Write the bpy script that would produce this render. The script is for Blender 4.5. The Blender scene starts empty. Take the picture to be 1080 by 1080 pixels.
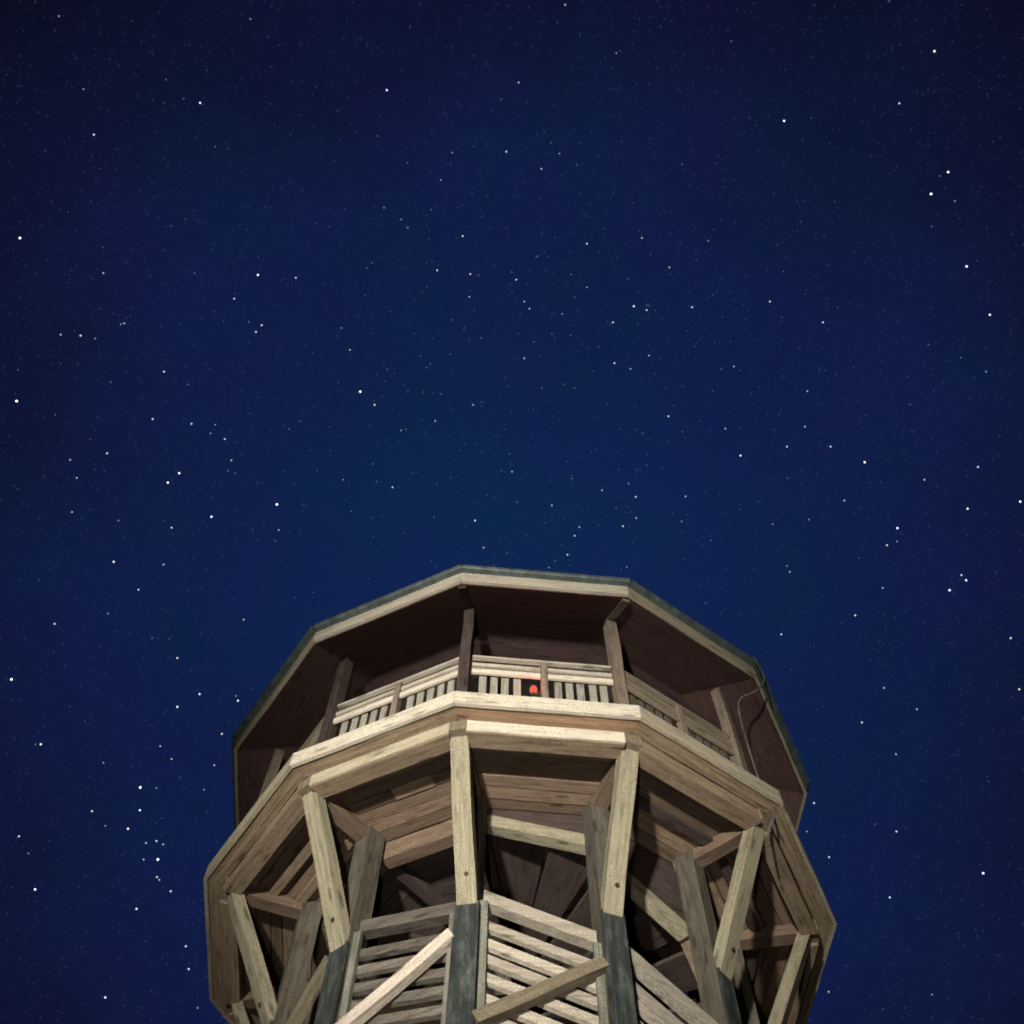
import bpy, bmesh, math, random
from mathutils import Vector, Matrix
random.seed(7)
S = bpy.context.scene
C = S.collection
PI = math.pi
R = math.radians
G = 1.6                        # camera eye height above the grass; heights below are from the camera unless noted
PHI = R(-9.918)
N = 12
C15, S15 = math.cos(PI/N), math.sin(PI/N)

# ------------------------------------------------------------------ materials
def nodes_of(m):
    m.use_nodes = True
    nt = m.node_tree
    nt.nodes.clear()
    out = nt.nodes.new('ShaderNodeOutputMaterial')
    b = nt.nodes.new('ShaderNodeBsdfPrincipled')
    nt.links.new(b.outputs[0], out.inputs[0])
    return nt, b

def wood(name, dark, mid, light, rough=0.82, vary=0.35, bump=0.5, grain=1.0, stain=0.45, stain_col=(0.03, 0.035, 0.03)):
    m = bpy.data.materials.new(name)
    nt, b = nodes_of(m)
    L = nt.links.new
    def n(t, **k):
        x = nt.nodes.new(t)
        for a, v in k.items(): setattr(x, a, v)
        return x
    tc = n('ShaderNodeTexCoord'); oi = n('ShaderNodeObjectInfo'); geo = n('ShaderNodeNewGeometry')
    # shift the pattern per timber and per plank so no two repeat
    add = n('ShaderNodeMath', operation='ADD'); L(oi.outputs['Random'], add.inputs[0]); L(geo.outputs['Random Per Island'], add.inputs[1])
    mul = n('ShaderNodeMath', operation='MULTIPLY'); L(add.outputs[0], mul.inputs[0]); mul.inputs[1].default_value = 37.0
    off = n('ShaderNodeVectorMath', operation='ADD'); L(tc.outputs['Object'], off.inputs[0]); L(mul.outputs[0], off.inputs[1])
    mp = n('ShaderNodeMapping'); mp.inputs['Scale'].default_value = (1.6*grain, 38*grain, 38*grain); L(off.outputs[0], mp.inputs[0])
    n1 = n('ShaderNodeTexNoise'); n1.inputs['Scale'].default_value = 1.0; n1.inputs['Detail'].default_value = 6; n1.inputs['Roughness'].default_value = 0.65; L(mp.outputs[0], n1.inputs[0])
    mp2 = n('ShaderNodeMapping'); mp2.inputs['Scale'].default_value = (2.0, 7, 7); L(off.outputs[0], mp2.inputs[0])
    n2 = n('ShaderNodeTexNoise'); n2.inputs['Scale'].default_value = 1.7; n2.inputs['Detail'].default_value = 5; n2.inputs['Roughness'].default_value = 0.6; L(mp2.outputs[0], n2.inputs[0])
    n3 = n('ShaderNodeTexNoise'); n3.inputs['Scale'].default_value = 95; n3.inputs['Detail'].default_value = 3; L(off.outputs[0], n3.inputs[0])
    mixf = n('ShaderNodeMath', operation='MULTIPLY_ADD'); L(n1.outputs[0], mixf.inputs[0]); mixf.inputs[1].default_value = 0.5
    m2 = n('ShaderNodeMath', operation='MULTIPLY'); L(n2.outputs[0], m2.inputs[0]); m2.inputs[1].default_value = 0.5
    L(m2.outputs[0], mixf.inputs[2])
    cr = n('ShaderNodeValToRGB'); e = cr.color_ramp.elements
    e[0].position = 0.33; e[0].color = (*dark, 1); e[1].position = 0.68; e[1].color = (*light, 1)
    k = e.new(0.5); k.color = (*mid, 1)
    L(mixf.outputs[0], cr.inputs[0])
    # blotchy weather stains
    cr2 = n('ShaderNodeValToRGB'); e2 = cr2.color_ramp.elements
    e2[0].position = 0.5; e2[0].color = (0, 0, 0, 1); e2[1].position = 0.72; e2[1].color = (1, 1, 1, 1)
    L(n2.outputs[0], cr2.inputs[0])
    sm = n('ShaderNodeMath', operation='MULTIPLY'); L(cr2.outputs[0], sm.inputs[0]); sm.inputs[1].default_value = stain
    mx = n('ShaderNodeMixRGB', blend_type='MIX'); L(sm.outputs[0], mx.inputs[0]); L(cr.outputs[0], mx.inputs[1]); mx.inputs[2].default_value = (*stain_col, 1)
    # sparse knots
    mk = n('ShaderNodeMapping'); mk.inputs['Scale'].default_value = (1.5, 6.5, 6.5); L(off.outputs[0], mk.inputs[0])
    vo = n('ShaderNodeTexVoronoi'); vo.inputs['Scale'].default_value = 1.0; L(mk.outputs[0], vo.inputs['Vector'])
    kr = n('ShaderNodeValToRGB'); ke = kr.color_ramp.elements
    ke[0].position = 0.10; ke[0].color = (0.75, 0.75, 0.75, 1); ke[1].position = 0.19; ke[1].color = (0, 0, 0, 1); L(vo.outputs['Distance'], kr.inputs[0])
    mxk = n('ShaderNodeMixRGB', blend_type='MIX'); L(kr.outputs[0], mxk.inputs[0]); L(mx.outputs[0], mxk.inputs[1]); mxk.inputs[2].default_value = (*[c*0.55 for c in dark], 1)
    mx = mxk
    # per plank tone
    tone = n('ShaderNodeMapRange'); L(geo.outputs['Random Per Island'], tone.inputs[0])
    tone.inputs[3].default_value = 1 - vary; tone.inputs[4].default_value = 1 + vary*0.8
    fine = n('ShaderNodeMapRange'); L(n3.outputs[0], fine.inputs[0]); fine.inputs[1].default_value = 0.25; fine.inputs[2].default_value = 0.75
    fine.inputs[3].default_value = 0.5; fine.inputs[4].default_value = 1.5
    tm = n('ShaderNodeMath', operation='MULTIPLY'); L(tone.outputs[0], tm.inputs[0]); L(fine.outputs[0], tm.inputs[1])
    mm = n('ShaderNodeMixRGB', blend_type='MULTIPLY'); mm.inputs[0].default_value = 1; L(mx.outputs[0], mm.inputs[1]); L(tm.outputs[0], mm.inputs[2])
    L(mm.outputs[0], b.inputs['Base Color'])
    b.inputs['Roughness'].default_value = rough
    b.inputs['Specular IOR Level'].default_value = 0.25
    bp = n('ShaderNodeBump'); bp.inputs['Strength'].default_value = bump; bp.inputs['Distance'].default_value = 0.012
    L(mixf.outputs[0], bp.inputs['Height']); L(bp.outputs[0], b.inputs['Normal'])
    return m

def metal(name, col, rough=0.4, metallic=0.8):
    m = bpy.data.materials.new(name)
    nt, b = nodes_of(m)
    tc = nt.nodes.new('ShaderNodeTexCoord'); nz = nt.nodes.new('ShaderNodeTexNoise')
    nz.inputs['Scale'].default_value = 9; nz.inputs['Detail'].default_value = 5
    nt.links.new(tc.outputs['Object'], nz.inputs[0])
    cr = nt.nodes.new('ShaderNodeValToRGB')
    cr.color_ramp.elements[0].color = (*[c*0.55 for c in col], 1); cr.color_ramp.elements[1].color = (*[min(1, c*1.4) for c in col], 1)
    cr.color_ramp.elements[0].position = 0.3; cr.color_ramp.elements[1].position = 0.7
    nt.links.new(nz.outputs[0], cr.inputs[0]); nt.links.new(cr.outputs[0], b.inputs['Base Color'])
    b.inputs['Roughness'].default_value = rough; b.inputs['Metallic'].default_value = metallic
    return m

def glow_point(name, col, s):      # adds light over whatever lies behind, as an unresolved star does
    m = emit(name, col, s)
    nt = m.node_tree
    out = [x for x in nt.nodes if x.type == 'OUTPUT_MATERIAL'][0]; e = [x for x in nt.nodes if x.type == 'EMISSION'][0]
    t = nt.nodes.new('ShaderNodeBsdfTransparent'); a = nt.nodes.new('ShaderNodeAddShader')
    nt.links.new(t.outputs[0], a.inputs[0]); nt.links.new(e.outputs[0], a.inputs[1]); nt.links.new(a.outputs[0], out.inputs[0])
    return m

def emit(name, col, s):
    m = bpy.data.materials.new(name)
    m.use_nodes = True
    nt = m.node_tree; nt.nodes.clear()
    out = nt.nodes.new('ShaderNodeOutputMaterial'); e = nt.nodes.new('ShaderNodeEmission')
    e.inputs[0].default_value = (*col, 1); e.inputs[1].default_value = s
    nt.links.new(e.outputs[0], out.inputs[0])
    return m

M = {}
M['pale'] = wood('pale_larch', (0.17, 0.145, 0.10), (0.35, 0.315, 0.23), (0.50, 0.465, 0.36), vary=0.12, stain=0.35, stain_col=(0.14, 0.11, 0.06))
M['white'] = wood('front_lit_larch', (0.27, 0.24, 0.185), (0.49, 0.455, 0.37), (0.64, 0.61, 0.52), vary=0.10, stain=0.3, stain_col=(0.25, 0.19, 0.12))
M['strut'] = wood('weathered_larch', (0.11, 0.10, 0.068), (0.245, 0.224, 0.155), (0.38, 0.355, 0.265), vary=0.15, stain=0.5, stain_col=(0.10, 0.095, 0.055))
M['beam'] = wood('brown_larch', (0.10, 0.073, 0.05), (0.215, 0.163, 0.109), (0.35, 0.285, 0.195), vary=0.2, stain=0.4, stain_col=(0.10, 0.06, 0.04))
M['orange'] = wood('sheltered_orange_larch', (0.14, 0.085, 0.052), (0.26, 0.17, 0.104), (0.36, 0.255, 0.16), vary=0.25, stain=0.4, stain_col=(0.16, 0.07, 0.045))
M['floor'] = wood('deck_underboards', (0.075, 0.05, 0.036), (0.165, 0.117, 0.082), (0.27, 0.203, 0.146), vary=0.5, stain=0.4, stain_col=(0.035, 0.025, 0.022))
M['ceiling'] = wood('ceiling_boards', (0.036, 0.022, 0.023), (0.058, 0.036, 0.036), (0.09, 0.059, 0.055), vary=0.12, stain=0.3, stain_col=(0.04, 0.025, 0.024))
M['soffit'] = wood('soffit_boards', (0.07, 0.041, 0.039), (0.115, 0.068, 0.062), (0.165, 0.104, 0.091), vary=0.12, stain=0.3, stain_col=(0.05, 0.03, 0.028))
M['dark'] = wood('dark_stained_timber', (0.012, 0.015, 0.0155), (0.029, 0.035, 0.035), (0.08, 0.09, 0.083), vary=0.15, stain=0.45, stain_col=(0.10, 0.105, 0.095))
M['leg'] = wood('grey_leg_timber', (0.034, 0.031, 0.024), (0.078, 0.070, 0.053), (0.15, 0.138, 0.108), vary=0.15, stain=0.6, stain_col=(0.05, 0.055, 0.045))
M['post'] = wood('brown_grey_post', (0.08, 0.06, 0.05), (0.17, 0.135, 0.105), (0.29, 0.245, 0.19), vary=0.15, stain=0.5, stain_col=(0.05, 0.04, 0.035))
M['dpost'] = wood('dark_brown_post', (0.025, 0.018, 0.017), (0.05, 0.036, 0.032), (0.10, 0.078, 0.068), vary=0.15, stain=0.4, stain_col=(0.02, 0.014, 0.013))
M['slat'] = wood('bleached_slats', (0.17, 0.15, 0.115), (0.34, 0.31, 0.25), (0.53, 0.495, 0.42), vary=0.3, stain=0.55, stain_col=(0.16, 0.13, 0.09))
M['gslat'] = wood('dark_grey_slats', (0.045, 0.04, 0.033), (0.105, 0.094, 0.078), (0.21, 0.192, 0.16), vary=0.35, stain=0.5, stain_col=(0.05, 0.05, 0.04))  # darker grey than the front bay's slats
M['brace'] = wood('olive_brown_brace', (0.09, 0.075, 0.05), (0.17, 0.145, 0.10), (0.27, 0.24, 0.17), vary=0.2, stain=0.5, stain_col=(0.05, 0.045, 0.03))
M['pbrace'] = wood('bleached_brace', (0.28, 0.235, 0.185), (0.50, 0.45, 0.375), (0.66, 0.62, 0.54), vary=0.1, stain=0.3, stain_col=(0.3, 0.2, 0.14))
M['ceiling_shade'] = wood('ceiling_shade_tone', (0.012, 0.009, 0.009), (0.024, 0.018, 0.017), (0.045, 0.034, 0.03), vary=0.2)
M['tread'] = wood('stair_boards', (0.03, 0.021, 0.02), (0.055, 0.039, 0.036), (0.09, 0.068, 0.06), vary=0.3, stain=0.4, stain_col=(0.03, 0.022, 0.02))
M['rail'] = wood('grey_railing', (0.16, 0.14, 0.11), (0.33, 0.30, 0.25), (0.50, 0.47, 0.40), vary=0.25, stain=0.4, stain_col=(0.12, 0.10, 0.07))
M['baluster'] = wood('green_grey_balusters', (0.10, 0.095, 0.08), (0.21, 0.20, 0.165), (0.34, 0.33, 0.28), vary=0.3, stain=0.5, stain_col=(0.07, 0.07, 0.055))
M['batten'] = wood('green_grey_battens', (0.06, 0.063, 0.05), (0.13, 0.133, 0.108), (0.27, 0.275, 0.225), vary=0.2, stain=0.6, stain_col=(0.04, 0.045, 0.036))
M['gutter'] = metal('green_zinc_gutter', (0.085, 0.12, 0.118), 0.5, 0.1)
M['lip'] = metal('zinc_gutter_lip', (0.25, 0.28, 0.28), 0.4, 0.6)
M['pipe'] = metal('zinc_downpipe', (0.10, 0.098, 0.09), 0.7, 0.2)
M['roof'] = metal('dark_roof_sheet', (0.05, 0.055, 0.055), 0.6, 0.3)
M['bolt'] = metal('rusty_bolt', (0.05, 0.038, 0.028), 0.7, 0.5)
M['concrete'] = metal('grey_concrete', (0.3, 0.29, 0.27), 0.9, 0.0)

# ------------------------------------------------------------------ linking helpers
W = {}
def link(name, me, mat, parent=None, mw=None):
    o = bpy.data.objects.new(name, me)
    C.objects.link(o)
    if me is not None and mat is not None and not me.materials: me.materials.append(mat)
    mw = mw or Matrix.Identity(4)
    W[o.name] = mw
    if parent:
        o.parent = parent
        o.matrix_local = W[parent.name].inverted() @ mw
    else:
        o.matrix_local = mw
    return o

def mesh(name, bm, smooth=False):
    bmesh.ops.recalc_face_normals(bm, faces=bm.faces)
    me = bpy.data.meshes.new(name)
    bm.to_mesh(me); bm.free()
    if smooth:
        for p in me.polygons: p.use_smooth = True
    return me

def bevel(bm, w, seg=1):
    if w > 0:
        ed = [e for e in bm.edges if len(e.link_faces) != 2 or e.calc_face_angle(0) > 0.35]
        bmesh.ops.bevel(bm, geom=ed, offset=w, segments=seg, affect='EDGES', profile=0.5)

def box(bm, x0, x1, y0, y1, z0, z1):
    v = [bm.verts.new((x, y, z)) for x in (x0, x1) for y in (y0, y1) for z in (z0, z1)]
    for f in ((0, 1, 3, 2), (4, 6, 7, 5), (0, 4, 5, 1), (2, 3, 7, 6), (0, 2, 6, 4), (1, 5, 7, 3)):
        bm.faces.new([v[i] for i in f])
    return v

def fdir(k):      # facet k: outward and tangent direction at its middle
    a = -PI/2 + PHI + (k + 0.5)*2*PI/N
    return Vector((math.cos(a), math.sin(a), 0)), Vector((-math.sin(a), math.cos(a), 0))
def vdir(k):      # corner k
    a = -PI/2 + PHI + k*2*PI/N
    return Vector((math.cos(a), math.sin(a), 0)), Vector((-math.sin(a), math.cos(a), 0))
def vp(k, r, z, t=0.0):
    d, tg = vdir(k)
    p = d*r + tg*t
    return Vector((p.x, p.y, z + G))
def fp(k, r, z, t=0.0):     # on the facet plane of circumradius r
    d, tg = fdir(k)
    p = d*(r*C15) + tg*t
    return Vector((p.x, p.y, z + G))
def facet_matrix(k):        # local X along the facet (grain), Y outward, Z up; origin on the tower axis at camera height
    d, tg = fdir(k)
    return Matrix(((-tg.x, d.x, 0, 0), (-tg.y, d.y, 0, 0), (0, 0, 1, G), (0, 0, 0, 1)))
FM = [facet_matrix(k) for k in range(-3, 9)]
def fm(k): return FM[(k + 3) % 12]

def add_prof(bm, prof, gap=0.0015, wob=0.0):
    """mitred prism along one facet; prof is a closed list of (circumradius, z)"""
    n = len(prof)
    M_ = 7 if wob else 1
    ph = [random.uniform(0, 6.28) for _ in range(4)]
    rows = []
    for j in range(M_ + 1):
        u = -1 + 2*j/M_
        env = (1 - u*u)*wob
        dy = env*(math.sin(3.1*u + ph[0]) + 0.5*math.sin(8*u + ph[1])); dz = env*(math.sin(2.7*u + ph[2]) + 0.5*math.sin(9*u + ph[3]))
        rows.append([bm.verts.new((u*(r*S15 - gap), r*C15 + dy, z + dz)) for r, z in prof])
    bm.faces.new(rows[0]); bm.faces.new(list(reversed(rows[-1])))
    for a, b in zip(rows, rows[1:]):
        for i in range(n):
            bm.faces.new((a[i], b[i], b[(i+1) % n], a[(i+1) % n]))

def ring_rect(r0, r1, z0, z1): return [(r0, z0), (r1, z0), (r1, z1), (r0, z1)]

def facet_part(name, k, profs, mat, parent, bev=0.006, gap=0.0015, wob=0.0):
    bm = bmesh.new()
    for p in profs: add_prof(bm, p, gap, wob)
    bevel(bm, bev)
    return link(name, mesh(name, bm), mat, parent, fm(k).copy())

def timber(name, p0, p1, w, h, mat, parent, up=Vector((0, 0, 1)), bev=0.008, ends=(0, 0), warp=0.0035):
    """beam from p0 to p1, w sideways, h along 'up'; local X runs along the grain"""
    x = (p1 - p0); L = x.length; x.normalize()
    y = up.cross(x).normalized(); z = x.cross(y)
    bm = bmesh.new()
    NS = max(2, min(14, int(L/0.22)))
    ph = [random.uniform(0, 6.28) for _ in range(6)]
    rows = []
    for j in range(NS + 1):
        u = j/NS; X = u*L
        env = warp*min(1, 6*u, 6*(1 - u))
        dy = env*(math.sin(1.7*X + ph[0]) + 0.6*math.sin(5.3*X + ph[1])); dz = env*(math.sin(1.9*X + ph[2]) + 0.6*math.sin(4.7*X + ph[3]))
        tw = env*1.5*math.sin(2.3*X + ph[4])
        rows.append([bm.verts.new((X, sy*w/2 + dy + tw*sz, sz*h/2 + dz - tw*sy)) for sy, sz in ((-1, -1), (1, -1), (1, 1), (-1, 1))])
    bm.faces.new(rows[0]); bm.faces.new(list(reversed(rows[-1])))
    for a, b in zip(rows, rows[1:]):
        for i in range(4): bm.faces.new((a[i], b[i], b[(i+1) % 4], a[(i+1) % 4]))
    for v in bm.verts:                       # bevelled (mitred) end cuts
        if v.co.x < 1e-5: v.co.x += ends[0]*v.co.z
        elif v.co.x > L - 1e-5: v.co.x += ends[1]*v.co.z
    bevel(bm, bev)
    mw = Matrix(((x.x, y.x, z.x, p0.x), (x.y, y.y, z.y, p0.y), (x.z, y.z, z.z, p0.z), (0, 0, 0, 1)))
    return link(name, mesh(name, bm), mat, parent, mw)

# ------------------------------------------------------------------ the tower
tower = link('observation_tower', None, None)
tower['label'] = 'round wooden lookout tower with slanted struts under a roofed viewing deck'
tower['category'] = 'tower'

ALL = list(range(-3, 9))
ZD = 9.14        # underside of the deck

# --- viewing deck: rim boards, eaves strip, floor planks
deck = facet_part('viewing_deck', 0, [], M['floor'], tower) if False else None
bm = bmesh.new()
pts = [(3.93, 9.335), (2.46, 9.335), (2.46, 9.30), (3.93, 9.30)]
for k in ALL:
    mk = Matrix.Translation((0, 0, -G)) @ fm(k)
    b2 = bmesh.new(); add_prof(b2, pts, 0.001)
    b2.transform(mk)
    t = bpy.data.meshes.new('t'); b2.to_mesh(t); b2.free(); bm.from_mesh(t); bpy.data.meshes.remove(t)
deck = link('viewing_deck', mesh('viewing_deck', bm), M['floor'], tower, Matrix.Translation((0, 0, G)))

for k in ALL:
    near = k in (-2, -1, 0)
    facet_part('rim_board', k, [ring_rect(3.955, 4.0, 9.125, 9.345)], M['white'] if k in (-1, 0) else M['pale'], deck, 0.006, wob=0.003)  # two front boards paler: the stronger light there is put into the colour
    # overhang underside
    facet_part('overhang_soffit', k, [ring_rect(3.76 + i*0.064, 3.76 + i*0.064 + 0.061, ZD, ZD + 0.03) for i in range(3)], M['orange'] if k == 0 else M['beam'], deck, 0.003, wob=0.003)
    # floor planks seen from below
    profs = []
    r = 2.50
    rnd = random.Random(100 + k)
    while r < 3.50:
        w = 0.15 + rnd.random()*0.05
        dz = rnd.choice((0, 0, 0.006, 0.015))
        r1 = min(r + w, 3.52)
        profs.append(ring_rect(r, r1 - 0.012 - rnd.choice((0, 0, 0.006)), ZD + dz, ZD + 0.04 + dz))
        r = r1
    facet_part('floor_planks', k, profs, M['floor'], deck, 0.004, gap=0.004, wob=0.003)
    if k in (-2,):      # joists under the far left bay
        for rr in (2.78, 3.12):
            facet_part('floor_joist', k, [ring_rect(rr, rr + 0.11, ZD - 0.06, ZD - 0.003)], M['beam'], deck, 0.006, gap=0.09)
    if k in (1, 2, 3):
        facet_part('floor_joist', k, [ring_rect(2.98, 3.10, ZD - 0.06, ZD - 0.003)], M['tread'], deck, 0.006, gap=0.09)
# one lighter replacement plank
bm = bmesh.new(); box(bm, -0.34, 0.16, 3.02*C15, 3.19*C15, ZD - 0.006, ZD - 0.001); bevel(bm, 0.002)
o = link('patch_board', mesh('patch_board', bm), M['beam'], deck, fm(-1).copy())

# outer ring beams
for k in ALL:
    facet_part('ring_beam', k, [ring_rect(3.545, 3.75, 8.935, ZD - 0.004)],
               M['beam'], tower, 0.010, gap=0.10, wob=0.003)
    if k in (0, -1):      # added pale facing: the beam front's brighter light put into colour
        facet_part('lit_facing', k, [ring_rect(3.752, 3.768, 8.955, ZD - 0.006)], M['white'] if k == 0 else M['pale'], C.objects[[n for n in W if n.startswith('ring_beam')][-1]], 0.004, gap=0.10, wob=0.003)
# radial joists along the corners
for k in ALL:
    timber('radial_joist', vp(k, 2.50, 9.06), vp(k, 3.66, 9.06), 0.17, 0.155, M['floor'], tower)

# legs
SLOPE = (3.70 - 2.79)/(9.12 - 7.42)
for k in ALL:
    leg = timber('leg', vp(k, 2.655, -G + 0.15), vp(k, 2.655, ZD - 0.003), 0.215, 0.25, M['leg'], tower, up=vdir(k)[0], bev=0.014)
    timber('cover_board', vp(k, 2.797, -G + 0.2), vp(k, 2.797, 7.43), 0.25, 0.03, M['dark'], leg, up=vdir(k)[0], bev=0.006)
    foot = bmesh.new(); bmesh.ops.create_cone(foot, cap_ends=True, segments=20, radius1=0.30, radius2=0.24, depth=0.3)
    link('footing', mesh('footing', foot), M['concrete'], leg, Matrix.Translation(vp(k, 2.70, -G + 0.1)))
# struts
for k in ALL:
    d, tg = vdir(k)
    p0 = vp(k, 2.79, 7.36); p1 = vp(k, 3.73, 9.13)
    ax = (p1 - p0).normalized()
    nrm = ax.cross(tg).normalized()
    if nrm.dot(d) < 0: nrm = -nrm
    h = 0.14
    q0 = p0 - nrm*h*0.5; q1 = p1 - nrm*h*0.5
    st = timber('strut', q0, q1, 0.205, h, M['strut'], tower, up=nrm, bev=0.012, ends=(-0.45, 0.45))
    bmm = bmesh.new(); bmesh.ops.create_cone(bmm, cap_ends=True, segments=14, radius1=0.026, radius2=0.022, depth=0.02)
    bp = p0 + ax*0.34 + nrm*0.006 + tg*0.01
    link('bolt', mesh('bolt', bmm), M['bolt'], st, Matrix.Translation(bp) @ nrm.to_track_quat('Z', 'Y').to_matrix().to_4x4())
    # head block where the strut meets the deck
    timber('head_block', vp(k, 3.66, 8.98), vp(k, 3.66, ZD - 0.002), 0.20, 0.17, M['brace'], st, up=d, bev=0.008)

# inner ring beams (facets -1.. back) and stair stringers
for k in ALL:
    if k in (0, 1, 2): continue
    facet_part('inner_beam', k, [ring_rect(2.32, 2.485, 8.87, ZD - 0.004)], M['floor'] if k < 0 else M['brace'], tower, 0.010, gap=0.02, wob=0.003)

# --- stair: two winding flights round a central column
stair = link('spiral_stair', None, None, tower)
bm = bmesh.new(); bmesh.ops.create_cone(bm, cap_ends=True, segments=28, radius1=0.26, radius2=0.26, depth=9.3 + G)
link('central_column', mesh('central_column', bm, False), M['leg'], stair, Matrix.Translation((0, 0, (9.3 + G)/2)))
def zs(s, start): return start - 0.42*s
def apos(s, r, z):
    a = -PI/2 + PHI + s*2*PI/N
    return Vector((r*math.cos(a), r*math.sin(a), z + G))
def tread(s, ds, z, mat, parent):
    bm = bmesh.new()
    a0 = -PI/2 + PHI + s*2*PI/N; a1 = a0 + ds*2*PI/N
    am = (a0 + a1)/2
    ca, sa = math.cos(am), math.sin(am)
    h = (a1 - a0)/2
    x0, x1 = 0.28, 2.34
    lo, hi = x0*math.tan(h) + 0.02, x1*math.tan(h) - 0.012
    vs = [(x0, -lo), (x1, -hi), (x1, hi), (x0, lo)]
    b = [bm.verts.new((x, y, 0)) for x, y in vs]; t = [bm.verts.new((x, y, 0.05)) for x, y in vs]
    bm.faces.new(b); bm.faces.new(list(reversed(t)))
    for i in range(4): bm.faces.new((b[i], b[(i+1) % 4], t[(i+1) % 4], t[i]))
    bevel(bm, 0.006)
    return link('tread', mesh('tread', bm), mat, parent, Matrix(((ca, -sa, 0, 0), (sa, ca, 0, 0), (0, 0, 1, z + G), (0, 0, 0, 1))))
RISE = 0.215
DS = RISE/0.42
cnt = 0
for start, s0 in ((9.06, 0.15), (9.06, 6.15)):
    j = 0
    while True:
        z = start - j*RISE - 0.04
        s = s0 + j*DS
        if z < -G + 0.15: break
        if start - j*RISE < -G + 0.2: break
        tread(s, DS*1.0, z, M['tread'], stair); cnt += 1
        j += 1
# stringers under the outer edge of the treads
def stringer(k, zl, zr, mat, r0=2.34, r1=2.485, h=0.17):
    bm = bmesh.new()
    a = [bm.verts.new((-r*S15*sgn, r*C15, z)) for sgn, zz in ((1, zr), (-1, zl)) for r, z in ((r0, zz - h), (r1, zz - h), (r1, zz), (r0, zz))]
    A, B = a[:4], a[4:]
    bm.faces.new(A); bm.faces.new(list(reversed(B)))
    for i in range(4): bm.faces.new((A[i], B[i], B[(i+1) % 4], A[(i+1) % 4]))
    bevel(bm, 0.010)
    return link('stringer', mesh('stringer', bm), mat, stair, fm(k).copy())
stringer(0, 9.08, 8.84, M['strut'])
stringer(1, 8.78, 8.28, M['strut'])
for t in range(2, 24): stringer(t, 9.07 - 0.42*t + 0.11, 9.07 - 0.42*(t + 1) + 0.11, M['beam'])
for t in range(7, 24): stringer(t, 9.07 - 0.42*(t - 6), 9.07 - 0.42*(t - 5), M['beam'])
def well_board(k, zl, zr):
    bm = bmesh.new()
    vs = []
    for x, zz in ((2.50*S15 - 0.01, zl), (-2.50*S15 + 0.01, zr)):
        vs += [bm.verts.new((x, 2.45*C15, zz)), bm.verts.new((x, 2.478*C15, zz)), bm.verts.new((x, 2.478*C15, ZD + 0.1)), bm.verts.new((x, 2.45*C15, ZD + 0.1))]
    A, B = vs[:4], vs[4:]
    bm.faces.new(A); bm.faces.new(list(reversed(B)))
    for i in range(4): bm.faces.new((A[i], B[i], B[(i+1) % 4], A[(i+1) % 4]))
    link('well_board', mesh('well_board', bm), M['tread'], stair, fm(k).copy())
well_board(0, 9.05, 8.80); well_board(1, 8.78, 8.26); well_board(2, 8.32, 7.92)
# landing boards beyond the left inner beams (head of the stair)
for k in (-3, -2, -1, 2, 3, 4, 5, 7, 8):
    profs = [ring_rect(2.30 - (i + 1)*0.17, 2.30 - i*0.17 - 0.012, 9.10 + 0.01*(i % 2), 9.15) for i in range(11)]
    facet_part('landing_boards', k, profs, M['tread'], stair, 0.003, gap=0.006, wob=0.003)
for k in (-2, -1, 0):
    timber('landing_joist', vp(k, 0.2, 9.02), vp(k, 2.42, 9.02), 0.13, 0.14, M['tread'], stair)

# --- slatted balustrades that follow the lower flight
def slat_panel(k, zl, zr, n, mat, rail_mat, batten_mat, pitch=0.205):
    p = link('balustrade', None, None, tower, fm(k).copy())
    r = 2.70
    def board(bm, ra, rb, zl0, zr0, h, drop):
        ra_, rb_ = ra, rb
        wl = ra*S15 - 0.115
        vs = []
        # local X is towards the left of the photo (minus tangent), so +X carries zl
        for x, zz in ((wl, zl0), (-wl, zr0)):
            vs += [bm.verts.new((x, ra*C15, zz - h - drop)), bm.verts.new((x, rb*C15, zz - h)), bm.verts.new((x, rb*C15, zz)), bm.verts.new((x, ra*C15, zz - drop))]
        A, B = vs[:4], vs[4:]
        bm.faces.new(A); bm.faces.new(list(reversed(B)))
        for i in range(4): bm.faces.new((A[i], B[i], B[(i+1) % 4], A[(i+1) % 4]))
    bm = bmesh.new(); board(bm, 2.60, 2.73, zl, zr, 0.15, 0.0); bevel(bm, 0.010)
    link('handrail', mesh('handrail', bm), rail_mat, p, fm(k).copy())
    bm = bmesh.new()
    rnd = random.Random(k*7 + 3)
    for i in range(n):
        d = 0.35 + i*pitch + rnd.uniform(-0.012, 0.012)
        board(bm, 2.645, 2.70, zl - d + rnd.uniform(-0.01, 0.01), zr - d + rnd.uniform(-0.012, 0.012), 0.10, 0.008)
    bevel(bm, 0.006)
    link('slats', mesh('slats', bm), mat, p, fm(k).copy())
    for sg in (-1, 1):
        bm = bmesh.new()
        x = sg*(2.70*S15 - 0.145)
        za = (zl if sg > 0 else zr)
        box(bm, x - 0.04, x + 0.04, 2.706*C15, 2.76*C15, za - 0.36 - n*pitch, za - 0.165); bevel(bm, 0.006)
        # grain runs up this batten
        bmesh.ops.transform(bm, matrix=Matrix.Rotation(R(-90), 4, 'Y'), verts=bm.verts)
        link('batten', mesh('batten', bm), batten_mat, p, fm(k) @ Matrix.Rotation(R(90), 4, 'Y'))
    return p
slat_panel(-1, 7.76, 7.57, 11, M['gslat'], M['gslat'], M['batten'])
slat_panel(0, 7.68, 7.25, 11, M['slat'], M['slat'], M['batten'])
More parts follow.
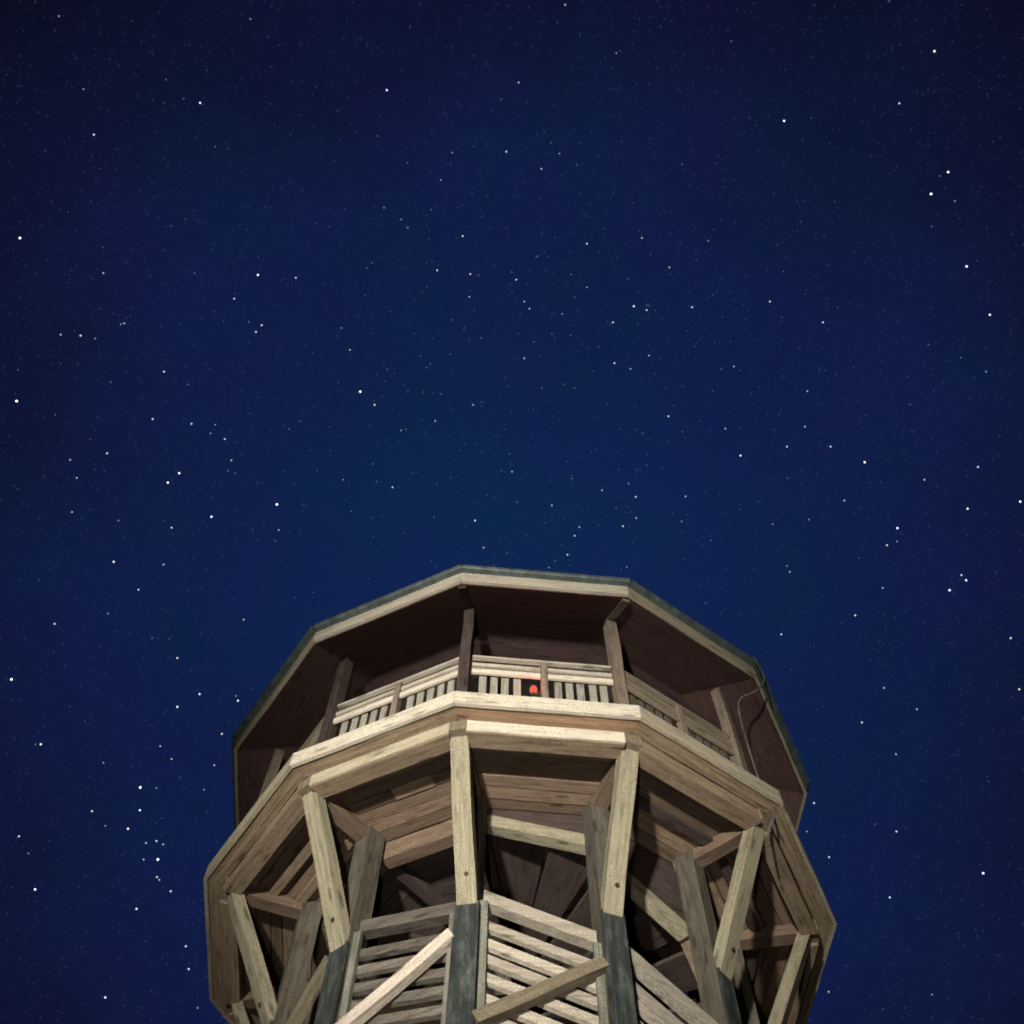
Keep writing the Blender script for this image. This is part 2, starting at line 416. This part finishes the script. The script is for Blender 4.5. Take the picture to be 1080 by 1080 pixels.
slat_panel(1, 7.22, 6.82, 11, M['rail'], M['rail'], M['batten'])
for t in range(2, 18):
    zl = 7.25 - 0.42*(t - 1); zr = zl - 0.40
    if zr - 0.9 < -G: break
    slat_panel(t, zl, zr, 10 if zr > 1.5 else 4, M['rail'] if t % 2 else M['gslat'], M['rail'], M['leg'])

for t in range(3, 9):        # balustrade of the upper flight, on the far side
    slat_panel(t, 9.07 - 0.42*t + 1.05, 9.07 - 0.42*(t + 1) + 1.05, 6, M['gslat'], M['gslat'], M['leg'])
# diagonal braces between the legs
def brace(k, zl, zr, mat, r=2.775):
    p0 = vp(k, r, zl, 0.125); p1 = vp(k + 1, r, zr, -0.125)
    up = fdir(k)[0]
    return timber('brace', p0, p1, 0.125, 0.105, mat, tower, up=up, bev=0.010)
brace(0, 6.10, 6.80, M['brace'])
brace(-1, 6.33, 7.07, M['pbrace'])
brace(-2, 6.65, 7.36, M['brace'])
brace(-3, 7.0, 7.7, M['brace'])
for t in range(1, 9): brace(t, 6.10 - 0.35*t, 6.80 - 0.35*t, M['brace'])
for t in range(0, 12): brace(t, 1.0 - 0.0*t, 2.2, M['brace'])

# --- gallery posts and railings
for k in ALL:
    m = M['dpost'] if k in (0, -1) else M['post']
    timber('gallery_post', vp(k, 3.63, 9.336), vp(k, 3.63, 11.66), 0.135, 0.135, m, tower, up=vdir(k)[0], bev=0.010)

def railing(k, detail=True):
    p = link('railing', None, None, tower, fm(k).copy())
    rr = 3.66
    half = rr*S15 - 0.085
    y = rr*C15
    def bar(name, x0, x1, y0, y1, z0, z1, mat):
        bm = bmesh.new(); box(bm, x0, x1, y0, y1, z0, z1); bevel(bm, 0.006)
        return link(name, mesh(name, bm), mat, p, fm(k).copy())
    c = 0.02
    rm = M['rail'] if k in (0, -1) else M['brace']  # front bays in lighter wood, others darker: light falloff put into colour
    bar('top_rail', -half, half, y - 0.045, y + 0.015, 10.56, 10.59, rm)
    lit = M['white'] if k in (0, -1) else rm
    for x0, x1 in ((-half, -c - 0.045), (-c + 0.045, half)):
        bar('upper_rail', x0, x1, y - 0.03, y, 10.385, 10.45, rm)
        bar('lower_rail', x0, x1, y - 0.02, y + 0.01, 10.22, 10.31, lit)
        bar('bottom_rail', x0, x1, y - 0.045, y, 9.42, 9.49, M['rail'])
    bm = bmesh.new(); box(bm, -(1.2), 0, -0.04, 0.04, -0.04, 0.04); bevel(bm, 0.008)
    link('middle_post', mesh('middle_post', bm), M['post'], p, fm(k) @ Matrix.Translation((-c, y - 0.015, 9.34)) @ Matrix.Rotation(R(90), 4, 'Y'))
    rnd = random.Random(k + 50)
    xs = []
    n = 5
    for sgn in (-1, 1):
        for i in range(n):
            xs.append(sgn*(0.13 + (half - 0.17)*(i + 0.35)/n) - c*0.5)
    if detail:
        for x in xs:
            if k == 0 and 0.05 < x < 0.22: continue      # the lamp hangs in this gap
            b = bmesh.new(); box(b, -0.80, 0, -0.012, 0.012, -0.044, 0.044); bevel(b, 0.004)
            link('baluster', mesh('baluster', b), M['baluster'] if k in (0, -1) else M['leg'], p,
                 fm(k) @ Matrix.Translation((x + rnd.uniform(-0.008, 0.008), y - 0.058, 9.43)) @ Matrix.Rotation(R(90 + rnd.uniform(-0.4, 0.4)), 4, 'Y'))
    else:
        b = bmesh.new()
        for x in xs: box(b, x - 0.043, x + 0.043, y - 0.07, y - 0.046, 9.43, 10.23)
        link('baluster_row', mesh('baluster_row', b), M['rail'], p, fm(k).copy())
for k in ALL: railing(k, k in (-3, -2, -1, 0, 1, 2, 3))

# --- roof
roof = link('roof', None, None, tower)
ZE, RE = 11.46, 4.20         # eaves
TAN = math.tan(R(30.4))
def zu(r): return ZE + (RE - r)*TAN*C15   # underside of the slope
for k in ALL:
    facet_part('fascia_board', k, [ring_rect(4.20, 4.245, 11.475, 11.695)], M['white'] if k in (-1, 0) else M['pale'], roof, 0.006, wob=0.003)  # paler wood on the two front boards stands in for stronger light
    profs = []
    r = 3.10
    while r < 4.19:
        r1 = min(r + 0.156, 4.195)
        profs.append([(r, zu(r)), (r1 - 0.002, zu(r1 - 0.002)), (r1 - 0.002, zu(r1 - 0.002) + 0.03), (r, zu(r) + 0.03)])
        r = r1
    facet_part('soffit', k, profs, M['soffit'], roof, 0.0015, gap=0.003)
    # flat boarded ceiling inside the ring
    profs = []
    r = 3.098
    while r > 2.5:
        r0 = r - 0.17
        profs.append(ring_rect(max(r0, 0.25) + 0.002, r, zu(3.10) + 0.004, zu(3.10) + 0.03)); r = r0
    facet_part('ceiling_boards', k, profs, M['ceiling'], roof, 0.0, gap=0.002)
    facet_part('ceiling_shade_panel', k, [ring_rect(0.02, 2.415, zu(3.10) - 0.03, zu(3.10) + 0.02)], M['ceiling_shade'], roof, 0.0, gap=0.001)  # added dark panel carrying the shade behind the railing in its colour
    # roof sheet
    zt = 11.737
    facet_part('roof_sheet', k, [[(4.31, zt), (0.02, zt + 4.3*TAN*C15), (0.02, zt + 4.3*TAN*C15 + 0.02), (4.31, zt + 0.02)]], M['roof'], roof, 0.0, gap=0.0)
    g = facet_part('gutter', k, [[(4.249, 11.685), (4.32, 11.685), (4.335, 11.70), (4.335, 11.725), (4.249, 11.725)]], M['gutter'], roof, 0.004, gap=0.0)
    facet_part('gutter_lip', k, [ring_rect(4.337, 4.346, 11.712, 11.732)], M['lip'], g, 0.003, gap=0.0)
    # hip rafter
    if k not in (0, 1): continue
    hd = 0.02 if k == 0 else (0.012 if k == 1 else 0.0)
    timber('hip_rafter', vp(k, 4.16, zu(4.16) - hd), vp(k, 3.60, zu(3.60) - hd), 0.10, 0.06, M['dpost'] if k == 0 else (M['post'] if k == 1 else M['soffit']), roof, bev=0.008)
bm = bmesh.new(); bmesh.ops.create_cone(bm, cap_ends=True, segments=24, radius1=0.16, radius2=0.02, depth=0.5)
link('finial', mesh('finial', bm), M['lip'], roof, Matrix.Translation((0, 0, 14.05 + G + 0.3)))

# --- downpipe from the gutter to the right hand post
def tube(name, pts, rad, mat, parent, seg=10, mw=None):
    # smooth the path
    q = [Vector(p) for p in pts]
    for _ in range(2):
        n = [q[0]]
        for a, b in zip(q, q[1:]): n += [a*0.75 + b*0.25, a*0.25 + b*0.75]
        n.append(q[-1]); q = n
    bm = bmesh.new(); rings = []
    for i, p in enumerate(q):
        t = (q[min(i+1, len(q)-1)] - q[max(i-1, 0)]).normalized()
        s = t.cross(Vector((0.3, 0.2, 0.93))).normalized(); u = s.cross(t)
        rings.append([bm.verts.new(p + (s*math.cos(j*2*PI/seg) + u*math.sin(j*2*PI/seg))*rad) for j in range(seg)])
    for a, b in zip(rings, rings[1:]):
        for j in range(seg): bm.faces.new((a[j], a[(j+1) % seg], b[(j+1) % seg], b[j]))
    bm.faces.new(rings[0]); bm.faces.new(rings[-1])
    return link(name, mesh(name, bm, True), mat, parent)
tube('downpipe', [vp(1.94, 4.34, 11.70), vp(2.0, 4.36, 11.32), vp(2.02, 4.16, 11.24), vp(2.0, 3.90, 11.30), vp(2.06, 3.79, 11.16), vp(2.08, 3.76, 10.6), vp(2.08, 3.75, 9.35)], 0.014, M['pipe'], roof)
# short spout pipe at the head of the right strut
tube('drain_pipe', [vp(2, 3.84, 9.12), vp(2, 3.84, 8.98), vp(1.985, 3.74, 8.86), vp(1.975, 3.70, 8.62)], 0.016, M['pipe'], deck)

# ------------------------------------------------------------------ red lamp on the railing
lamp_at = fp(0, 3.61, 10.03, -0.108)
lamp = link('red_lamp', None, None, None, Matrix.Translation(lamp_at))
lamp['label'] = 'small red glowing lamp fixed behind the front balusters beside the middle post'
lamp['category'] = 'lamp'
b = bmesh.new(); bmesh.ops.create_uvsphere(b, u_segments=16, v_segments=10, radius=0.046)
for v in b.verts: v.co.z *= 1.7
link('lens', mesh('lens', b, True), emit('red_glow', (1.0, 0.17, 0.10), 0.9), lamp, Matrix.Translation(lamp_at))
b = bmesh.new(); bmesh.ops.create_cone(b, cap_ends=True, segments=16, radius1=0.03, radius2=0.03, depth=0.03)
link('lamp_base', mesh('lamp_base', b), M['bolt'], lamp, Matrix.Translation(lamp_at - Vector((0, 0, 0.09))))
d, tg = fdir(0)
timber('bracket', lamp_at - Vector((0, 0, 0.10)) , lamp_at - Vector((0, 0, 0.10)) + tg*0.12 + d*0.03, 0.03, 0.02, M['bolt'], lamp, bev=0.003)
pl = bpy.data.lights.new('red_lamp_light', 'POINT'); pl.color = (1, 0.12, 0.07); pl.energy = 2.4; pl.shadow_soft_size = 0.05
plo = bpy.data.objects.new('red_lamp_light', pl); C.objects.link(plo); plo.location = lamp_at + d*0.075

# ------------------------------------------------------------------ ground
bm = bmesh.new()
nr, na = 40, 64
ringsv = []
for i in range(nr):
    rr = 0.5*(1.26**i)
    ringsv.append([bm.verts.new((rr*math.cos(j*2*PI/na), rr*math.sin(j*2*PI/na), -0.02 + (0.0 if rr < 6 else 0.25*math.sin(rr*0.13 + j*0.4)*min(1, (rr - 6)/30) - 0.25*min(1, (rr - 6)/30)))) for j in range(na)])
for a, b in zip(ringsv, ringsv[1:]):
    for j in range(na): bm.faces.new((a[j], b[j], b[(j+1) % na], a[(j+1) % na]))
bm.faces.new(ringsv[0])
gm = bpy.data.materials.new('night_grass'); nt, bs = nodes_of(gm)
nz = nt.nodes.new('ShaderNodeTexNoise'); nz.inputs['Scale'].default_value = 3.0; nz.inputs['Detail'].default_value = 8
tc = nt.nodes.new('ShaderNodeTexCoord'); nt.links.new(tc.outputs['Object'], nz.inputs[0])
cr = nt.nodes.new('ShaderNodeValToRGB'); cr.color_ramp.elements[0].color = (0.03, 0.035, 0.015, 1); cr.color_ramp.elements[1].color = (0.07, 0.09, 0.035, 1)
nt.links.new(nz.outputs[0], cr.inputs[0]); nt.links.new(cr.outputs[0], bs.inputs['Base Color']); bs.inputs['Roughness'].default_value = 0.95
g = link('ground', mesh('ground', bm, True), gm); g['kind'] = 'structure'

# ------------------------------------------------------------------ camera
F = Vector((-0.00532846, 0.41645824, 0.90913923)); RT = Vector((0.99997812, -0.00134414, 0.00647658)); U = Vector((-0.00391924, -0.90915385, 0.41644197))
CP = Vector((0, -10.4155, G))
FPX = 1059.92
cam = bpy.data.cameras.new('camera'); co = bpy.data.objects.new('camera', cam); C.objects.link(co)
co.matrix_world = Matrix(((RT.x, U.x, -F.x, CP.x), (RT.y, U.y, -F.y, CP.y), (RT.z, U.z, -F.z, CP.z), (0, 0, 0, 1)))
cam.sensor_width = 36; cam.lens = 36*FPX/1080; cam.clip_end = 20000; cam.clip_start = 0.05
S.camera = co

# ------------------------------------------------------------------ stars (on the far sky, one object)
def sky_dir(x, y): return (F + RT*((x - 540)/FPX) - U*((y - 540)/FPX)).normalized()
STARS = '''62 17 .35;211 108.5 .7;408 95 .7;99 142 .55;21 251 .9;109 288 .45;272 290 .75;312 293 .5;247 315 .5;276 343 .6;270 350 .6;131 341 .4;127.5 342 .35;85 354 .6;64 353 .45;100.5 357 .35;173 392 .6;17.5 423 .95;380 413 .9;395 427 .6;161 442 .55;202 447 .55;222 457 .35;237 463 .5;227 448 .3;113 478 .6;74 485 .45;81 504 .45;189 499 .8;177 509 .8;244 485.5 .45;292 532 1;414 514 .5;405 219 .35;423 231.5 .35;430 240 .35;488 249 .5;461 285 .5;496 289 .5;495 313 .4;534 160 .5;465 190 .35;477 161 .3;264 20 .35;88 94 .35;360 346 .3;369 369 .4;459 444 .4;423 454 .35;499 427 .4;596 5 .4;650 56 .3;547 87 .45;985.5 54 .75;827 127.5 .8;948.5 109 .5;590 162 .35;571 178 .45;1000 181.5 .85;982 204.5 .9;1007 212 .35;619 257 .5;677 251 .4;747 254 .35;706 282 .4;544.5 295 .5;619 303 .35;553 318 .4;558.5 325.5 .45;668.5 323 .7;682 327 .5;646.5 340 .5;730 324 .55;812 318 .5;868 340 .5;1019.5 281 .8;1044 332 .7;593 331 .3;553 378 .45;648 383 .5;665 389 .4;684.5 375 .4;774 386.5 .4;851.5 412.5 .4;705 439 .55;765 452 .45;781 480.5 .65;830 471 .5;876 471 .5;912 487.5 .8;1031.5 492.5 .6;975 506 .45;1020.5 536.5 .7;1076 529 .75;890.5 528 .45;849 450 .4;1040 392 .35;223 545 .8;181 556.5 .5;125 549 .3;76 540 .4;120 592.5 .7;172.5 595.5 .45;146 622 .5;57.5 658 .6;257 653.5 .45;187 694 .6;12 716.5 .9;210.5 732 .65;187 745.5 .7;251 739 .7;249 734 .3;114 647 .3;43 785 .65;234 774 .55;109 804.5 .35;169 787 .4;181 800.5 .4;226 807 .45;148 830.5 .9;165 831 .3;215 833 .3;97 855.5 .5;147.5 854.5 .65;111 871 .3;135 874 .7;20 882 .55;154 889 .45;165 887 .5;172 890.5 .4;30 900 .3;151.5 906.5 .4;166.5 906.5 .95;165.5 925 .5;168 928 .4;37 938 .75;180 940 .6;144 958.5 .65;196 998 .55;199 1022 .6;111 1052 .65;208.5 1063 .35;815 553 .35;853 548 .35;946.5 557 .75;935.5 575 .5;946 571 .3;1014 606.5 .5;1019 612 .7;1001.5 622.5 .8;833 603 .4;830 597 .3;931 620 .4;902 649 .55;824 669 .5;1066 673 .55;1075 727 .6;932.5 725.5 .45;967 748 .4;909 762 .5;945 795.5 .45;858.5 847 .6;851 877 .35;945.5 877 .5;874.5 904 .5;938.5 946.5 .6;1037 921 .8;874 1046 .45;983 1049 .3;501 549 .6;510 577.5 .4;540 497.5 .4;362 506 .35;294 559 .4;598.5 585 .5;606 565 .5;611 556 .4;582 533 .45;635 517 .45;657 555 .5;671 546.5 .45;670.5 524 .55;663 510 .35;723 523.5 .45;719 550 .35;661 598 .35;579 598.5 .3'''
sl = []
for t in STARS.split(';'):
    x, y, b = map(float, t.split()); sl.append((sky_dir(x, y), b))
rnd = random.Random(11)
for i in range(420):       # the faint background stars, denser along a band through the middle of the view
    if rnd.random() < 0.62:
        x, y = rnd.gauss(560, 190), rnd.gauss(400, 130)
    else:
        x, y = rnd.uniform(-400, 1480), rnd.uniform(-400, 1200)
    sl.append((sky_dir(x, y), 0.03 + 0.2*rnd.random()**2.5))
DIST = 6000.0
PXM = DIST/FPX*1080/1024
def star_tints():
    return [((0.86, 0.93, 1.0)), ((1.0, 0.97, 0.9)), ((0.75, 0.86, 1.0))]
bm = bmesh.new()
mats = []; LV = 8
for tint in star_tints():
    for l in range(LV):
        s = 0.05 + 1.5*((l + 0.5)/LV)**2.0
        mats.append(glow_point('star_light', tint, s))
base = bmesh.new(); bmesh.ops.create_icosphere(base, subdivisions=1, radius=1.0)
bv = [v.co.copy() for v in base.verts]; bf = [[v.index for v in f.verts] for f in base.faces]; base.free()
for d, b in sl:
    lv = min(LV - 1, int(b*LV)); ti = rnd.choice((0, 0, 1, 2))
    rad = (0.50 + 0.54*b)*PXM
    c = CP + d*DIST*(1.05/1.0)*0.95
    vs = [bm.verts.new(c + v*rad) for v in bv]
    for f in bf:
        fc = bm.faces.new([vs[i] for i in f]); fc.material_index = ti*LV + lv
# added dim glowing specks that give the sky behind the stars a grain
dim = [glow_point('sky_grain_speck', c, v) for c in ((0.35, 0.55, 1.0), (0.55, 0.65, 1.0), (0.35, 0.75, 0.9), (0.6, 0.5, 0.9)) for v in (0.006, 0.010, 0.018)]
nb = len(mats); mats += dim
ov = [Vector(v) for v in ((1, 0, 0), (-1, 0, 0), (0, 1, 0), (0, -1, 0), (0, 0, 1), (0, 0, -1))]
of = [(a, b, c) for a in (0, 1) for b in (2, 3) for c in (4, 5)]
for i in range(30000):
    d = sky_dir(rnd.uniform(-420, 1500), rnd.uniform(-420, 1250))
    c = CP + d*(DIST*rnd.uniform(1.0, 1.02)); rad = rnd.uniform(0.6, 1.15)*PXM
    vs = [bm.verts.new(c + v*rad) for v in ov]
    m_ = nb + rnd.choice((0, 1, 2, 3))*3 + rnd.choice((0, 0, 0, 1, 1, 2))
    for f in of: bm.faces.new([vs[j] for j in f]).material_index = m_
me = bpy.data.meshes.new('stars'); bm.to_mesh(me); bm.free()
for m in mats: me.materials.append(m)
so = link('stars', me, None); so['kind'] = 'stuff'
so['label'] = 'scattered white stars and added dim grain specks all over the deep blue night sky'; so['category'] = 'stars'

# ------------------------------------------------------------------ night sky and light
w = bpy.data.worlds.new('World'); S.world = w; w.use_nodes = True
nt = w.node_tree; nt.nodes.clear(); L = nt.links.new
out = nt.nodes.new('ShaderNodeOutputWorld'); bg = nt.nodes.new('ShaderNodeBackground'); L(bg.outputs[0], out.inputs[0])
tc = nt.nodes.new('ShaderNodeTexCoord')
gl = sky_dir(545, 640)
dot = nt.nodes.new('ShaderNodeVectorMath'); dot.operation = 'DOT_PRODUCT'; dot.inputs[1].default_value = gl; L(tc.outputs['Generated'], dot.inputs[0])
ac = nt.nodes.new('ShaderNodeMath'); ac.operation = 'ARCCOSINE'; L(dot.outputs['Value'], ac.inputs[0])
nz = nt.nodes.new('ShaderNodeTexNoise'); nz.inputs['Scale'].default_value = 5.0; nz.inputs['Detail'].default_value = 4; L(tc.outputs['Generated'], nz.inputs[0])
ma = nt.nodes.new('ShaderNodeMath'); ma.operation = 'MULTIPLY_ADD'; L(nz.outputs[0], ma.inputs[0]); ma.inputs[1].default_value = 0.22; L(ac.outputs[0], ma.inputs[2])
mr = nt.nodes.new('ShaderNodeMapRange'); L(ma.outputs[0], mr.inputs[0]); mr.inputs[1].default_value = 0.11; mr.inputs[2].default_value = 0.92
cr = nt.nodes.new('ShaderNodeValToRGB'); L(mr.outputs[0], cr.inputs[0])
E = cr.color_ramp.elements
def s2l(r, g, b): return tuple(((c/255 + 0.055)/1.055)**2.4 if c > 10 else c/255/12.92 for c in (r, g, b)) + (1,)
E[0].position = 0.0; E[0].color = s2l(14, 38, 80)
E[1].position = 1.0; E[1].color = s2l(8, 8, 20)
for p, c in ((0.25, (14, 34, 76)), (0.5, (15, 28, 69)), (0.72, (13, 19, 48))):
    e = E.new(p); e.color = s2l(*c)
nz2 = nt.nodes.new('ShaderNodeTexNoise'); nz2.inputs['Scale'].default_value = 9.0; nz2.inputs['Detail'].default_value = 3; L(tc.outputs['Generated'], nz2.inputs[0])
cr2 = nt.nodes.new('ShaderNodeValToRGB'); L(nz2.outputs[0], cr2.inputs[0])
cr2.color_ramp.elements[0].position = 0.3; cr2.color_ramp.elements[0].color = (1.35, 0.82, 1.05, 1); cr2.color_ramp.elements[1].position = 0.7; cr2.color_ramp.elements[1].color = (0.85, 1.12, 0.88, 1)
mxs = nt.nodes.new('ShaderNodeMixRGB'); mxs.blend_type = 'MULTIPLY'; mxs.inputs[0].default_value = 0.6; L(cr.outputs[0], mxs.inputs[1]); L(cr2.outputs[0], mxs.inputs[2])
L(mxs.outputs[0], bg.inputs[0]); bg.inputs[1].default_value = 1.0

sun = bpy.data.lights.new('moon', 'SUN'); sun.energy = 0.012; sun.color = (0.7, 0.82, 1.0); sun.angle = R(0.5)
sn = bpy.data.objects.new('moon', sun); C.objects.link(sn); sn.rotation_euler = (R(35), R(15), 0)

# floodlight on the grass in front of the tower, a long way off to the left of the camera's line
sp = bpy.data.lights.new('floodlight', 'SPOT'); so2 = bpy.data.objects.new('floodlight', sp); C.objects.link(so2)
az = -PI/2 + R(-12.0)
lp = Vector((28*math.cos(az), 28*math.sin(az), 0.6)); so2.location = lp
aim = Vector((-0.4, -3.4, 8.6 + G))
so2.rotation_euler = (aim - lp).to_track_quat('-Z', 'Y').to_euler()
sp.energy = 62000; sp.color = (1.0, 0.92, 0.81); sp.spot_size = R(19.5); sp.spot_blend = 1.0; sp.shadow_soft_size = 0.5

# added weak fill spot beside the camera, lifts the undersides; no real lamp
tl = bpy.data.lights.new('fill_spot', 'SPOT'); to = bpy.data.objects.new('fill_spot', tl); C.objects.link(to)
to.location = (-0.7, -10.3, 1.5); to.rotation_euler = (Vector((-0.2, -2.6, 8.6 + G)) - to.location).to_track_quat('-Z', 'Y').to_euler()
tl.energy = 1000; tl.color = (1.0, 0.90, 0.80); tl.spot_size = R(52); tl.spot_blend = 1.0; tl.shadow_soft_size = 0.15
S.view_settings.view_transform = 'Standard'; S.view_settings.look = 'None'; S.view_settings.exposure = 0; S.view_settings.gamma = 1
S.render.engine = 'CYCLES'
S.cycles.filter_width = 1.9
S.render.resolution_x = 1024; S.render.resolution_y = 1024
print('treads', cnt)
